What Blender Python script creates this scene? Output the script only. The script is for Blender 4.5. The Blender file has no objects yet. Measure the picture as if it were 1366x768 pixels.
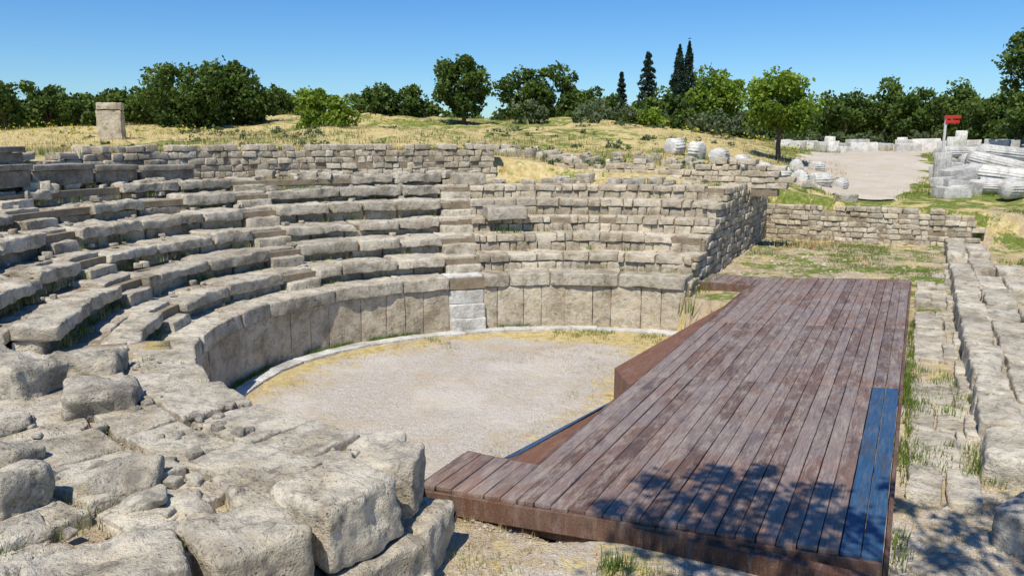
import bpy, math, random
import numpy as np
from mathutils import Vector
random.seed(7); rng=np.random.default_rng(7)
scene=bpy.context.scene
D=np.array([-.22,-.50,.838]); D/=np.linalg.norm(D)      # direction towards the sun
# ---------------------------------------------------------------- site frame
H=3.75
CX,CY=1.0,10.6
SA=math.radians(63.3)
SX,SY=math.cos(SA),math.sin(SA)
NX,NY=-SY,SX
def L(s,n,z): return (CX+s*SX+n*NX, CY+s*SY+n*NY, z)
def sstep(a,b,x):
    t=np.clip((np.asarray(x,float)-a)/(b-a),0,1); return t*t*(3-2*t)
def DR(a): return np.interp(a,[63,110,135,152,172,190,220,243],[-.08,-.1,.12,.15,-.05,-.3,-.3,-.25])
def P(r,a,z):
    rr=r+float(DR(a)); t=math.radians(a)
    return (CX+rr*math.cos(t),CY+rr*math.sin(t),z)
# ---------------------------------------------------------------- numpy noise
def _h(ix,iy,iz):
    n=(ix*374761393+iy*668265263+iz*1440662683)&0xffffffff
    n=((n^(n>>13))*1274126177)&0xffffffff
    n=((n^(n>>15))*2246822519)&0xffffffff
    return ((n^(n>>16))&0xffff)/65535.0
def vnoise(p):
    i=np.floor(p).astype(np.int64); f=p-i; f=f*f*(3-2*f)
    x,y,z=i[:,0],i[:,1],i[:,2]; r=0
    for dx in (0,1):
        wx=f[:,0] if dx else 1-f[:,0]
        for dy in (0,1):
            wy=f[:,1] if dy else 1-f[:,1]
            for dz in (0,1):
                wz=f[:,2] if dz else 1-f[:,2]
                r=r+wx*wy*wz*_h(x+dx,y+dy,z+dz)
    return r*2-1
def n2(x,y,sc,seed=0):
    x=np.asarray(x,float).ravel(); y=np.asarray(y,float).ravel()
    return vnoise(np.stack([x*sc+seed*17.3,y*sc+seed*5.1,np.full_like(x,seed*3.7)],1))
# ---------------------------------------------------------------- materials
def rgb(c): return (c[0],c[1],c[2],1)
class M:
    def __init__(s,name):
        s.m=bpy.data.materials.new(name); s.m.use_nodes=True
        s.t=s.m.node_tree; s.n=s.t.nodes; s.l=s.t.links
        s.b=s.n["Principled BSDF"]; s.out=s.n["Material Output"]
        s.b.inputs["Roughness"].default_value=.9
        s.b.inputs["Specular IOR Level"].default_value=.2
        s.co=s.n.new("ShaderNodeTexCoord").outputs["Object"]
    def noise(s,sc,det=4,rough=.6,co=None,dist=0):
        n=s.n.new("ShaderNodeTexNoise"); n.inputs["Scale"].default_value=sc; n.inputs["Detail"].default_value=min(det,5)
        n.inputs["Roughness"].default_value=rough; n.inputs["Distortion"].default_value=dist
        s.l.new(co or s.co,n.inputs["Vector"]); return n.outputs["Fac"]
    def vor(s,sc,feat='F1',co=None):
        n=s.n.new("ShaderNodeTexVoronoi"); n.feature=feat; n.inputs["Scale"].default_value=sc
        s.l.new(co or s.co,n.inputs["Vector"]); return n
    def ramp(s,f,stops):
        r=s.n.new("ShaderNodeValToRGB"); e=r.color_ramp.elements
        while len(e)<len(stops): e.new(.5)
        for k,(p,c) in enumerate(stops):
            e[k].position=p; e[k].color=rgb(c) if hasattr(c,'__len__') else (c,c,c,1)
        s.l.new(f,r.inputs[0]); return r.outputs[0]
    def mix(s,f,a,b,mode='MIX'):
        m=s.n.new("ShaderNodeMix"); m.data_type='RGBA'; m.blend_type=mode
        for i,v in ((0,f),(6,a),(7,b)):
            if hasattr(v,'links'): s.l.new(v,m.inputs[i])
            elif i==0: m.inputs[0].default_value=v
            else: m.inputs[i].default_value=rgb(v)
        return m.outputs[2]
    def math(s,op,a,b=0.0):
        m=s.n.new("ShaderNodeMath"); m.operation=op
        for i,v in ((0,a),(1,b)):
            if hasattr(v,'links'): s.l.new(v,m.inputs[i])
            else: m.inputs[i].default_value=v
        return m.outputs[0]
    def attr(s,name):
        a=s.n.new("ShaderNodeAttribute"); a.attribute_name=name; return a
    def bump(s,h,st,dist=.02,prev=None):
        b=s.n.new("ShaderNodeBump"); b.inputs["Strength"].default_value=abs(st); b.inputs["Distance"].default_value=dist
        b.invert=st<0
        s.l.new(h,b.inputs["Height"])
        if prev is not None: s.l.new(prev,b.inputs["Normal"])
        return b.outputs[0]
    def mapping(s,rot=(0,0,0),sc=(1,1,1),co=None):
        m=s.n.new("ShaderNodeMapping"); m.inputs["Rotation"].default_value=rot; m.inputs["Scale"].default_value=sc
        s.l.new(co or s.co,m.inputs[0]); return m.outputs[0]
    def warp(s,sc,amt):
        n=s.n.new("ShaderNodeTexNoise"); n.inputs["Scale"].default_value=sc; n.inputs["Detail"].default_value=2; s.l.new(s.co,n.inputs["Vector"])
        v=s.n.new("ShaderNodeVectorMath"); v.operation='SCALE'; v.inputs["Scale"].default_value=amt; s.l.new(n.outputs["Color"],v.inputs[0])
        a=s.n.new("ShaderNodeVectorMath"); a.operation='ADD'; s.l.new(s.co,a.inputs[0]); s.l.new(v.outputs[0],a.inputs[1]); return a.outputs[0]
    def col(s,c): s.l.new(c,s.b.inputs["Base Color"]) if hasattr(c,'links') else setattr(s.b.inputs["Base Color"],'default_value',rgb(c))
    def nrm(s,c): s.l.new(c,s.b.inputs["Normal"])
def stone_mat(name,dark,mid,light,lich=.5,crack=.4,warmth=.8):
    m=M(name)
    n1=m.noise(1.9,5,.7)
    base=m.ramp(n1,[(.36,dark),(.47,mid),(.60,light)])
    t=m.attr("tint").outputs["Fac"]
    base=m.mix(1.0,base,m.ramp(t,[(0,(.68,.67,.66)),(.5,(.95,.94,.92)),(1,(1.12,1.11,1.08))]),'MULTIPLY')
    lic=m.noise(5.5,5,.78)
    base=m.mix(m.math('MULTIPLY',m.ramp(lic,[(.50,0.0),(.60,1.0)]),.62*lich),base,(.20,.185,.155))
    base=m.mix(m.math('MULTIPLY',m.ramp(lic,[(.36,1.0),(.45,0.0)]),.5*warmth),base,(light[0]*1.1,light[1]*1.0,light[2]*.82))
    base=m.mix(m.math('MULTIPLY',m.ramp(m.noise(19,3,.7),[(.56,0.0),(.66,1.0)]),.4*lich),base,(.14,.13,.11))
    if crack>0:
        cr=m.vor(1.8,'DISTANCE_TO_EDGE',m.warp(3,.5)).outputs["Distance"]
        crm=m.math('MULTIPLY',m.ramp(cr,[(.0,1.0),(.022,0.0)]),m.ramp(lic,[(.47,0.0),(.54,crack)]))
        base=m.mix(crm,base,(.12,.10,.075))
    pv=m.vor(27).outputs["Distance"]
    pf=m.math('MULTIPLY',m.ramp(pv,[(.1,1.0),(.28,0.0)]),m.ramp(n1,[(.44,1.0),(.56,0.0)]))
    base=m.mix(m.math('MULTIPLY',pf,.65),base,(.15,.12,.09))
    m.col(base)
    b=m.bump(m.noise(9,5,.74),.75,.07)
    b=m.bump(m.math('SUBTRACT',m.noise(55,3,.7),pf),.6,.016,b)
    m.nrm(b); m.b.inputs["Roughness"].default_value=.95; m.b.inputs["Specular IOR Level"].default_value=.08
    return m.m
limestone=stone_mat("limestone",(.35,.30,.225),(.52,.462,.365),(.645,.59,.485),.8,.6)
lime_dark=stone_mat("weathered_limestone",(.28,.25,.20),(.44,.40,.325),(.58,.53,.44),1.0,.7)
lime_warm=stone_mat("warm_limestone",(.38,.315,.225),(.55,.475,.355),(.66,.59,.47),.6,.5)
marble=stone_mat("marble",(.48,.46,.42),(.62,.605,.565),(.73,.715,.68),.45,0,.2)
def dirt_mat(name,a,b,c_):
    m=M(name); c=m.ramp(m.noise(5,8,.75),[(.3,a),(.55,b),(.75,c_)])
    m.col(c); m.nrm(m.bump(m.noise(24,8,.75),.7,.04)); return m.m
mortar=dirt_mat("earth_and_mortar",(.19,.145,.095),(.32,.255,.175),(.41,.345,.25))
def ground_mat():
    m=M("ground"); z=m.attr("zone"); sep=m.n.new("ShaderNodeSeparateColor"); m.l.new(z.outputs["Color"],sep.inputs[0])
    gx,gg,gd=sep.outputs[0],sep.outputs[1],sep.outputs[2]
    soil=m.ramp(m.noise(3.5,9,.75),[(.3,(.33,.245,.15)),(.5,(.46,.365,.25)),(.7,(.58,.49,.36))])
    gv=m.vor(48); gcol=m.ramp(gv.outputs["Color"],[(.1,(.34,.295,.24)),(.5,(.56,.505,.43)),(.9,(.76,.72,.65))])
    gvd=m.ramp(gv.outputs["Distance"],[(.25,1.0),(.6,.65)])
    grav=m.mix(1.0,gcol,gvd,'MULTIPLY')
    grav=m.mix(.45,grav,(.64,.565,.475))
    grav=m.mix(m.ramp(m.noise(1.1,8,.75),[(.47,0.0),(.64,.65)]),grav,(.50,.40,.26))
    grav=m.mix(m.ramp(m.noise(.6,6,.65),[(.48,0.0),(.62,.5)]),grav,(.69,.625,.54))
    br=m.noise(2.2,9,.8)
    f=m.ramp(m.math('ADD',gx,m.math('MULTIPLY',m.math('SUBTRACT',br,.5),1.3)),[(.42,0.0),(.58,1.0)])
    c=m.mix(f,soil,grav)
    dry=m.ramp(m.noise(6,9,.78),[(.32,(.33,.235,.09)),(.48,(.55,.43,.19)),(.66,(.69,.58,.32))])
    br2=m.noise(1.6,9,.8)
    f=m.ramp(m.math('ADD',gd,m.math('MULTIPLY',m.math('SUBTRACT',br2,.5),1.7)),[(.42,0.0),(.62,1.0)])
    c=m.mix(f,c,dry)
    grn=m.ramp(m.noise(7,8,.75),[(.3,(.075,.11,.02)),(.52,(.15,.20,.04)),(.7,(.32,.34,.10))])
    br3=m.noise(1.1,9,.8,dist=.4)
    f=m.ramp(m.math('ADD',gg,m.math('MULTIPLY',m.math('SUBTRACT',br3,.5),1.8)),[(.49,0.0),(.60,.95)])
    c=m.mix(f,c,grn)
    m.col(c)
    b=m.bump(m.noise(8,5,.75),.7,.08); b=m.bump(gv.outputs["Distance"],.6,.014,b); m.nrm(b)
    m.b.inputs["Roughness"].default_value=1; m.b.inputs["Specular IOR Level"].default_value=.05; return m.m
ground_m=ground_mat()
def path_mat():
    m=M("gravel_path"); gv=m.vor(40)
    c=m.mix(.5,m.ramp(gv.outputs["Color"],[(.1,(.34,.30,.25)),(.9,(.66,.61,.54))]),(.58,.50,.40))
    c=m.mix(m.ramp(m.noise(.9,8,.75),[(.42,0.0),(.6,.6)]),c,(.48,.385,.25))
    m.col(c); m.nrm(m.bump(m.noise(20,6,.7),.4,.03)); return m.m
path_m=path_mat()
def wood_mat(name,cols,grey,spec=.3,rough=.55,scuff=.6,gamt=.8):
    m=M(name); a=m.mapping((0,0,-SA)); t=m.attr("tint").outputs["Fac"]
    g=m.mapping(sc=(1.2,26,26),co=a); fine=m.noise(3,8,.75,co=g)
    c=m.ramp(fine,[(.3,cols[0]),(.5,cols[1]),(.72,cols[2])])
    c=m.mix(1.0,c,m.ramp(t,[(0,.62),(1,1.38)]),'MULTIPLY')
    w=m.noise(.8,7,.72,co=m.mapping(sc=(1,1.6,1),co=a),dist=.5)
    f=m.ramp(m.math('ADD',w,m.math('MULTIPLY',m.math('SUBTRACT',t,.5),.16)),[(.43,0.0),(.56,gamt)])
    c=m.mix(f,c,m.mix(1.0,grey,m.ramp(fine,[(.3,.6),(.7,1.35)]),'MULTIPLY'))
    sc=m.ramp(m.noise(2.6,9,.85,co=m.mapping(sc=(1,4,1),co=a)),[(.48,0.0),(.61,scuff)])
    c=m.mix(sc,c,m.mix(1.0,(.42,.345,.28),m.ramp(fine,[(.3,.6),(.7,1.2)]),'MULTIPLY'))
    dk=m.ramp(m.noise(1.5,6,.72,co=m.mapping(sc=(1,4,1),co=a)),[(.55,0.0),(.65,.5)])
    c=m.mix(dk,c,(.06,.05,.055))
    m.col(c); m.b.inputs["Specular IOR Level"].default_value=spec
    m.l.new(m.ramp(m.noise(4,5,.7),[(.3,rough-.1),(.7,rough+.2)]),m.b.inputs["Roughness"])
    m.nrm(m.bump(fine,.6,.012)); return m.m
wood=wood_mat("stage_wood",[(.125,.07,.05),(.205,.125,.092),(.29,.19,.145)],(.245,.20,.18),rough=.5,spec=.35)
woodside=wood_mat("stage_fascia_wood",[(.085,.04,.024),(.15,.075,.046),(.20,.105,.068)],(.15,.095,.068),scuff=.25)
skirtm=wood_mat("rusty_skirt_boards",[(.13,.055,.03),(.19,.085,.048),(.24,.12,.07)],(.20,.10,.06),scuff=.2,gamt=.4)
bluewood=wood_mat("blue_grey_plank",[(.02,.06,.12),(.03,.085,.17),(.05,.12,.22)],(.05,.09,.15),scuff=.12,gamt=.4)
def leaf_mat(name,dark,light):
    m=M(name); t=m.attr("tint").outputs["Fac"]
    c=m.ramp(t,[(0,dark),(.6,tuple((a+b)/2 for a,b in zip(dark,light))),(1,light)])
    m.col(c); m.b.inputs["Roughness"].default_value=.6; m.b.inputs["Specular IOR Level"].default_value=.25
    tr=m.n.new("ShaderNodeBsdfTranslucent"); m.l.new(c,tr.inputs[0])
    mx=m.n.new("ShaderNodeMixShader"); mx.inputs[0].default_value=.3
    m.l.new(m.b.outputs[0],mx.inputs[1]); m.l.new(tr.outputs[0],mx.inputs[2]); m.l.new(mx.outputs[0],m.out.inputs[0])
    return m.m
oak_l=leaf_mat("oak_leaves",(.035,.07,.012),(.135,.20,.035))
bright_l=leaf_mat("bright_leaves",(.09,.155,.012),(.26,.36,.04))
olive_l=leaf_mat("olive_leaves",(.06,.09,.035),(.17,.21,.10))
conif_l=leaf_mat("conifer_needles",(.015,.035,.02),(.055,.095,.055))
dry_l=leaf_mat("dry_grass_blades",(.36,.27,.11),(.66,.55,.29))
green_l=leaf_mat("green_grass_blades",(.085,.135,.02),(.24,.33,.06))
yellow_l=leaf_mat("yellow_flowers",(.35,.33,.03),(.62,.58,.05))
def simple(name,c,rough=.7,b=0):
    m=M(name); m.col(m.mix(m.ramp(m.noise(8,4,.6),[(.35,0.0),(.7,.4)]),c,tuple(x*.7 for x in c))); m.b.inputs["Roughness"].default_value=rough; return m.m
bark=simple("bark",(.10,.075,.055)); redm=simple("red_sign_paint",(.5,.04,.03),.5); postm=simple("white_post_paint",(.6,.58,.54),.5)
poppy_m=simple("poppy_red",(.6,.03,.02))
# ---------------------------------------------------------------- mesh accumulator
class Acc:
    def __init__(s): s.v=[];s.q=[];s.t3=[];s.t=[];s.a=[];s.o=[];s.n=0
    def add(s,v,q=None,tri=None,tint=.5,amp=0,off=0):
        v=np.asarray(v,float).reshape(-1,3); k=len(v)
        if q is not None and len(q): s.q.append(np.asarray(q)+s.n)
        if tri is not None and len(tri): s.t3.append(np.asarray(tri)+s.n)
        s.v.append(v); s.t.append(np.broadcast_to(np.asarray(tint,float),(k,)).copy())
        s.a.append(np.full(k,float(amp))); s.o.append(np.full(k,float(off))); s.n+=k
    def build(s,name,mat,parent=None,smooth=True,col=None):
        v=np.concatenate(s.v); a=np.concatenate(s.a); o=np.concatenate(s.o)[:,None]*np.array([1,.7,.3])
        if a.max()>0:
            for fr,am,sd in ((1.9,.5,0),(5.5,.52,11),(13,.45,23)):
                d=np.stack([vnoise((v+o)*fr+sd+k*31.7) for k in range(3)],1)
                v=v+d*(a*am)[:,None]
        me=bpy.data.meshes.new(name)
        q=np.concatenate(s.q) if s.q else np.zeros((0,4),int); t=np.concatenate(s.t3) if s.t3 else np.zeros((0,3),int)
        me.vertices.add(len(v)); me.vertices.foreach_set("co",v.ravel())
        nl=len(q)*4+len(t)*3; me.loops.add(nl)
        me.loops.foreach_set("vertex_index",np.concatenate([q.ravel(),t.ravel()]).astype(np.int32))
        me.polygons.add(len(q)+len(t))
        st=np.concatenate([np.arange(len(q))*4,len(q)*4+np.arange(len(t))*3]).astype(np.int32)
        me.polygons.foreach_set("loop_start",st)
        me.polygons.foreach_set("use_smooth",np.full(len(q)+len(t),smooth))
        me.update(calc_edges=True)
        at=me.attributes.new("tint",'FLOAT','POINT'); at.data.foreach_set("value",np.concatenate(s.t).astype(np.float32))
        if col is not None:
            c=me.color_attributes.new("zone",'FLOAT_COLOR','POINT'); c.data.foreach_set("color",col.astype(np.float32).ravel())
        me.materials.append(mat); ob=bpy.data.objects.new(name,me); scene.collection.objects.link(ob)
        if parent: ob.parent=parent
        return ob
def empty(name):
    e=bpy.data.objects.new(name,None); scene.collection.objects.link(e); return e
def axpts(h,rr,cell):
    rr=min(rr,h*.9); inner=2*(h-rr); k=max(1,int(round(inner/cell)))
    mid=np.linspace(-h+rr,h-rr,k+1)
    return np.concatenate([[-h,-h+rr*.45],mid,[h-rr*.45,h]])
def block8(acc,C,rr=.03,amp=.015,cell=.12,tint=None,chip=0):
    C=np.asarray(C,float).reshape(2,2,2,3); rr=rr*.55
    if chip and random.random()<.5:
        for _ in range(random.choice((1,1,2))):
            i,j=random.choice((0,0,1)),random.choice((0,1))
            ctr=C[:,:,1].mean((0,1)); C[i,j,1]+= (ctr-C[i,j,1])*random.uniform(.02,.14); C[i,j,1,2]-=random.uniform(.1,1)*chip
    h=[np.linalg.norm(C[1].mean((0,1))-C[0].mean((0,1)))/2,np.linalg.norm(C[:,1].mean((0,1))-C[:,0].mean((0,1)))/2,np.linalg.norm(C[:,:,1].mean((0,1))-C[:,:,0].mean((0,1)))/2]
    hv=np.array(h); r=min(rr,min(h)*.8); ax=[axpts(x,r,cell) for x in h]
    if tint is None: tint=random.random()
    off=random.uniform(0,500)
    for d in range(3):
        e,f=(d+1)%3,(d+2)%3
        A,B=np.meshgrid(ax[e],ax[f],indexing='ij'); ne,nf=A.shape
        for sg in (-1,1):
            if d==2 and sg<0: continue          # undersides rest on the stone below
            q=np.empty((ne*nf,3)); q[:,d]=sg*h[d]; q[:,e]=A.ravel(); q[:,f]=B.ravel()
            inn=np.clip(q,-(hv-r),hv-r); dd=q-inn; ln=np.linalg.norm(dd,axis=1,keepdims=True); ln[ln==0]=1
            q=inn+dd/ln*r; u=q/hv*.5+.5
            x,y,z=u[:,0:1],u[:,1:2],u[:,2:3]
            p=0
            for i in (0,1):
                for j in (0,1):
                    for k in (0,1):
                        p=p+(x if i else 1-x)*(y if j else 1-y)*(z if k else 1-z)*C[i,j,k]
            ii,jj=np.meshgrid(np.arange(ne-1),np.arange(nf-1),indexing='ij'); b=(ii*nf+jj).ravel()
            qd=np.stack([b,b+nf,b+nf+1,b+1],1)
            if sg<0: qd=qd[:,::-1]
            acc.add(p,qd,tint=tint,amp=amp,off=off)
def arcblock(acc,r0,r1,a0,a1,z0,z1,zj=0,**k):
    C=[]
    z1b=z1+zj
    for r in (r0,r1):
        for a in (a0,a1):
            C+= [P(r,a,z0),P(r,a,z1 if a==a0 else z1b)]
    block8(acc,C,**k)
def locblock(acc,s0,s1,m0,m1,z0,z1,j=0,**k):
    C=[]
    for s in (s0,s1):
        for n in (m0,m1):
            for z in (z0,z1):
                C.append(L(s+random.uniform(-j,j),n+random.uniform(-j,j),z+random.uniform(-j,j)*.5))
    block8(acc,C,**k)
def boxblock(acc,c,d,yaw,tilt=(0,0),j=0,**k):
    cy,sy=math.cos(math.radians(yaw)),math.sin(math.radians(yaw)); C=[]
    for i in (-.5,.5):
        for jj in (-.5,.5):
            for kk in (0,1):
                x=i*d[0]+random.uniform(-j,j); y=jj*d[1]+random.uniform(-j,j); z=kk*d[2]+x*tilt[0]+y*tilt[1]+random.uniform(-j,j)*.6
                C.append((c[0]+x*cy-y*sy,c[1]+x*sy+y*cy,c[2]+z))
    block8(acc,C,**k)
# ---------------------------------------------------------------- terrain
RR=[6.0,6.7,7.4,8.1,8.8,9.5]; ZZ=[1.42,1.75,2.05,2.39,2.67,2.92]
def T(x,y,rough=True):
    x=np.atleast_1d(np.asarray(x,float)); y=np.atleast_1d(np.asarray(y,float))
    dx,dy=x-CX,y-CY; s=dx*SX+dy*SY; n=dx*NX+dy*NY; r=np.hypot(dx,dy); a=np.degrees(np.arctan2(dy,dx))%360
    rc=r-DR(a)
    ridge=1.9*np.exp(-((y-60)/15)**2)*sstep(-30,-10,x)*(1-sstep(3,24,x))
    ridge+=.6*np.exp(-((y-38)/7)**2)*np.exp(-((x-5)/7)**2)
    ridge+=.5*np.exp(-((y-34)/5)**2)*np.exp(-((x+7)/6)**2)
    ridge+=1.0*np.exp(-((y-52)/14)**2)*np.exp(-((x+24)/10)**2)
    ridge+=(.45*n2(x,y,.11,31)+.3*n2(x,y,.33,32)+.12*n2(x,y,.9,33)).reshape(x.shape)*sstep(24,40,y)*(1-sstep(70,90,y))*sstep(16,4,x)
    zo=3.3+ridge-.3*sstep(90,200,np.hypot(x,y))
    zr=1.85+1.15*sstep(14,42,s)+.15*sstep(42,80,s)
    wR=sstep(3.5,-3.5,n-.12*(s-14))
    zback=zo*(1-wR)+zr*wR
    zback=zback-(.45*sstep(100,80,a)*sstep(26,12,r)*(1-wR))
    prof=np.interp(rc,[5.55,5.7,6.3,6.9,7.6,8.3,9.0,9.6,10.85,11.1],[0,.85,.95,1.2,1.5,1.8,2.15,2.5,2.78,3.3])
    zc=np.where(rc<11.1,np.minimum(prof,zback),zback)
    near=((a>193)&(a<290))
    plat=np.where(rc<5.45,0,1.37+.08*sstep(7,9,rc))
    zc=np.where(near,plat,zc)
    zs=.7*np.maximum(sstep(-.9,-1.9,n),sstep(-4.2,-4.6,s))
    zs=np.where((s>5.2),.7,zs)+.22*sstep(5,11,s)
    zs=zs+1.1*sstep(5.8,9.0,-n)*sstep(-1,7,s)
    zs=np.where(s>14.3,zback,np.where(s>14.1,zs+(zback-zs)*(s-14.1)/.2,zs))
    side=(x+.45)*.72-(y-5.2)*.7
    openg=(side>-.35)|(x>-.84)
    z=np.where((n>0.12),zc,zs)
    z=np.where(near&(rc>5.3)&(s<-3.9),np.where(openg,.7,1.37),z)
    z=np.where((a>193)&(rc>5.45)&(~openg)&(s<0)&(a<300),1.37+.08*sstep(7,9,rc),z)
    if rough:
        g=np.where((rc<5.3)&(n>-1),.008,.03)
        g=np.where(s>14.3,.06,g)
        z=z+g*n2(x,y,1.3,1).reshape(x.shape)+g*.5*n2(x,y,4.1,2).reshape(x.shape)
        z=z+.12*n2(x,y,.22,3).reshape(x.shape)*sstep(12,20,r)*np.where(s>14.3,1,0)
    return z
def spread(lo,hi,st,gr,end0,end1):
    c=list(np.arange(lo,hi,st)); a=[];x=c[-1];d=st
    while x<end1: d*=gr; x+=d; a.append(x)
    b=[];x=c[0];d=st
    while x>end0: d*=gr; x-=d; b.append(x)
    return np.array(b[::-1]+c+a)
xs=spread(-8,15,.15,1.05,-900,900); ys=spread(2,27,.15,1.035,-300,1400)
X,Y=np.meshgrid(xs,ys,indexing='ij'); xf,yf=X.ravel(),Y.ravel()
Z=T(xf,yf)
dx,dy=xf-CX,yf-CY; S_=dx*SX+dy*SY; N_=dx*NX+dy*NY; R_=np.hypot(dx,dy); A_=np.degrees(np.arctan2(dy,dx))%360
orch=(R_<5.6)&(N_>-2)&(S_<5.8)&(S_>-4.3)
grav=np.where(orch,1-.75*sstep(4.2,5.3,R_),.0)
grav=np.where(orch,grav-.35*sstep(2,4.6,S_)-.3*sstep(.8,-.6,N_),grav)
fore=(~orch)&(N_<0)&(S_<4)&(R_<20)
grav=np.where(fore,.5,grav)
dryz=np.where(orch,.20+.5*sstep(2.4,5.0,S_)+.38*sstep(3.6,5.2,R_)+.45*sstep(1.1,-.6,N_)*sstep(3.5,-1,-S_),0)
far=(R_>9.8)&((N_>0)|(S_>14.2))
dryz=np.where(far,.9,dryz)
grn=np.where(orch,.08,0.0); grn=np.where(far,.38+.2*sstep(2,18,N_*-1)+.32*n2(xf,yf,.13,9),grn)
grn=np.where((R_>9.8)&(R_<14)&(N_>0),.36,grn)
stg=(~far)&(N_<0)&(S_>4); grn=np.where(stg,.50,grn); dryz=np.where(stg,.42,dryz)
grn=np.where(fore,.20,grn); dryz=np.where(fore,.42,dryz)
grn=np.where(far&(S_>14)&(N_<1)&(R_<45),.62,grn)
slope=(N_<-5.6)&(S_>0)&(S_<16); dryz=np.where(slope,.5,dryz); grn=np.where(slope,.47,grn)
zone=np.stack([np.clip(grav,0,1),np.clip(grn,0,1),np.clip(dryz,0,1),np.ones_like(grav)],1)
ac=Acc(); nx,ny=X.shape; ii,jj=np.meshgrid(np.arange(nx-1),np.arange(ny-1),indexing='ij'); b=(ii*ny+jj).ravel()
ac.add(np.stack([xf,yf,Z],1),np.stack([b,b+ny,b+ny+1,b+1],1))
ac.build("ground",ground_m,col=zone)
# path
pc=[((10.6,24.6),1.0),((12.3,29),2.0),((14.2,33),2.6),((16.5,38),3.0),((18.5,43),2.6),((23,48),1.8),((33,52),1.6)]
ac=Acc(); K=60; W=14
tt=np.linspace(0,len(pc)-1,K); px=np.interp(tt,range(len(pc)),[p[0][0] for p in pc]); py=np.interp(tt,range(len(pc)),[p[0][1] for p in pc]); pw=np.interp(tt,range(len(pc)),[p[1] for p in pc])
ker=np.ones(5)/5
px[2:-2]=np.convolve(px,ker,'valid'); py[2:-2]=np.convolve(py,ker,'valid')
tx,ty=np.gradient(px),np.gradient(py); ln=np.hypot(tx,ty); tx/=ln; ty/=ln
pts=[]
for i in range(K):
    for w in np.linspace(-1,1,W):
        ww=w*pw[i]*(1+.12*math.sin(i*.9+w*2)+.07*math.sin(i*2.3))
        pts.append((px[i]+ty[i]*ww,py[i]-tx[i]*ww))
pts=np.array(pts); pz=T(pts[:,0],pts[:,1])+.05-.12*(np.abs(np.tile(np.linspace(-1,1,W),K))>.97)
ii,jj=np.meshgrid(np.arange(K-1),np.arange(W-1),indexing='ij'); b=(ii*W+jj).ravel()
ac.add(np.column_stack([pts,pz]),np.stack([b,b+1,b+W+1,b+W],1)[:,::-1]); ac.build("gravel_path",path_m)
# ---------------------------------------------------------------- odeon seating
odeon=empty("odeon_seating")
st_b=[(110.8,105.3),(143.5,135.5),(175,166)]
def stair_a(k,r): return st_b[k][0]+(st_b[k][1]-st_b[k][0])*(r-5.4)/3.6
hw=lambda r: math.degrees(.36/r)
def core(a0,a1,prof,name):
    ac=Acc(); prof=np.array(prof); aa=np.linspace(a0,a1,int((a1-a0)/1.5))
    vv=np.array([P(r,a,z) for a in aa for r,z in prof]); W=len(prof)
    ii,jj=np.meshgrid(np.arange(len(aa)-1),np.arange(W-1),indexing='ij'); b=(ii*W+jj).ravel()
    ac.add(vv,np.stack([b,b+1,b+W+1,b+W],1)); ac.build(name,mortar,odeon,smooth=False)
pL=[(5.475,0),(5.475,.84),(5.42,.84),(5.42,1.06)]; pR=list(pL); zl=1.06
for i,(r,z) in enumerate(zip(RR,ZZ)):
    pL+=[(r+.16,zl),(r+.16,z-.19),(r+.06,z-.19),(r+.06,z-.075)]
    if i<5: pR+=[(r+.045,zl),(r+.045,z-.045)]
    zl=z-.075
pL+=[(10.4,zl),(10.4,2.6)]; pR+=[(10.2,zl-.27),(10.2,2.3)]
core(107,194,pL,"core_fill"); core(63.9,107,pR,"core_fill")
ac=Acc()
def segs(a0,a1,r,lmin,lmax,stairs=(0,1,2)):
    cuts=[(stair_a(k,r)-hw(r),stair_a(k,r)+hw(r)) for k in stairs]
    out=[];spans=[];x=a0
    for c in sorted(cuts):
        if c[0]>a1: break
        if c[1]<x: continue
        spans.append((x,c[0])); x=c[1]
    if x<a1: spans.append((x,a1))
    for s0,s1 in spans:
        x=s0
        while x<s1-.3:
            w=math.degrees(random.uniform(lmin,lmax)/r)
            e=x+w
            if s1-e<math.degrees(lmin*.6/r): e=s1
            out.append((x,e)); x=e
    return out
for a0,a1 in segs(63.6,196,5.4,.34,.75,(0,)):
    g=.05
    arcblock(ac,5.425+random.uniform(-.006,.006),5.75,a0+g,a1-g,-.1,.85,rr=.018,amp=.014,cell=.1,tint=random.uniform(.35,.9))
ac.build("podium_orthostats",lime_warm,odeon)
ac=Acc()
for a0,a1 in segs(63.6,199,5.4,.6,1.5,(0,)):
    arcblock(ac,5.385+random.uniform(-.01,.01),6.12,a0+.07,a1-.07,.852,1.1+random.uniform(-.014,.01),rr=.045,amp=.025,cell=.08,tint=random.uniform(.35,.95),chip=.035)
ac.build("podium_cap",limestone,odeon)
ends=[193,198,201,203,204,200]
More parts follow.
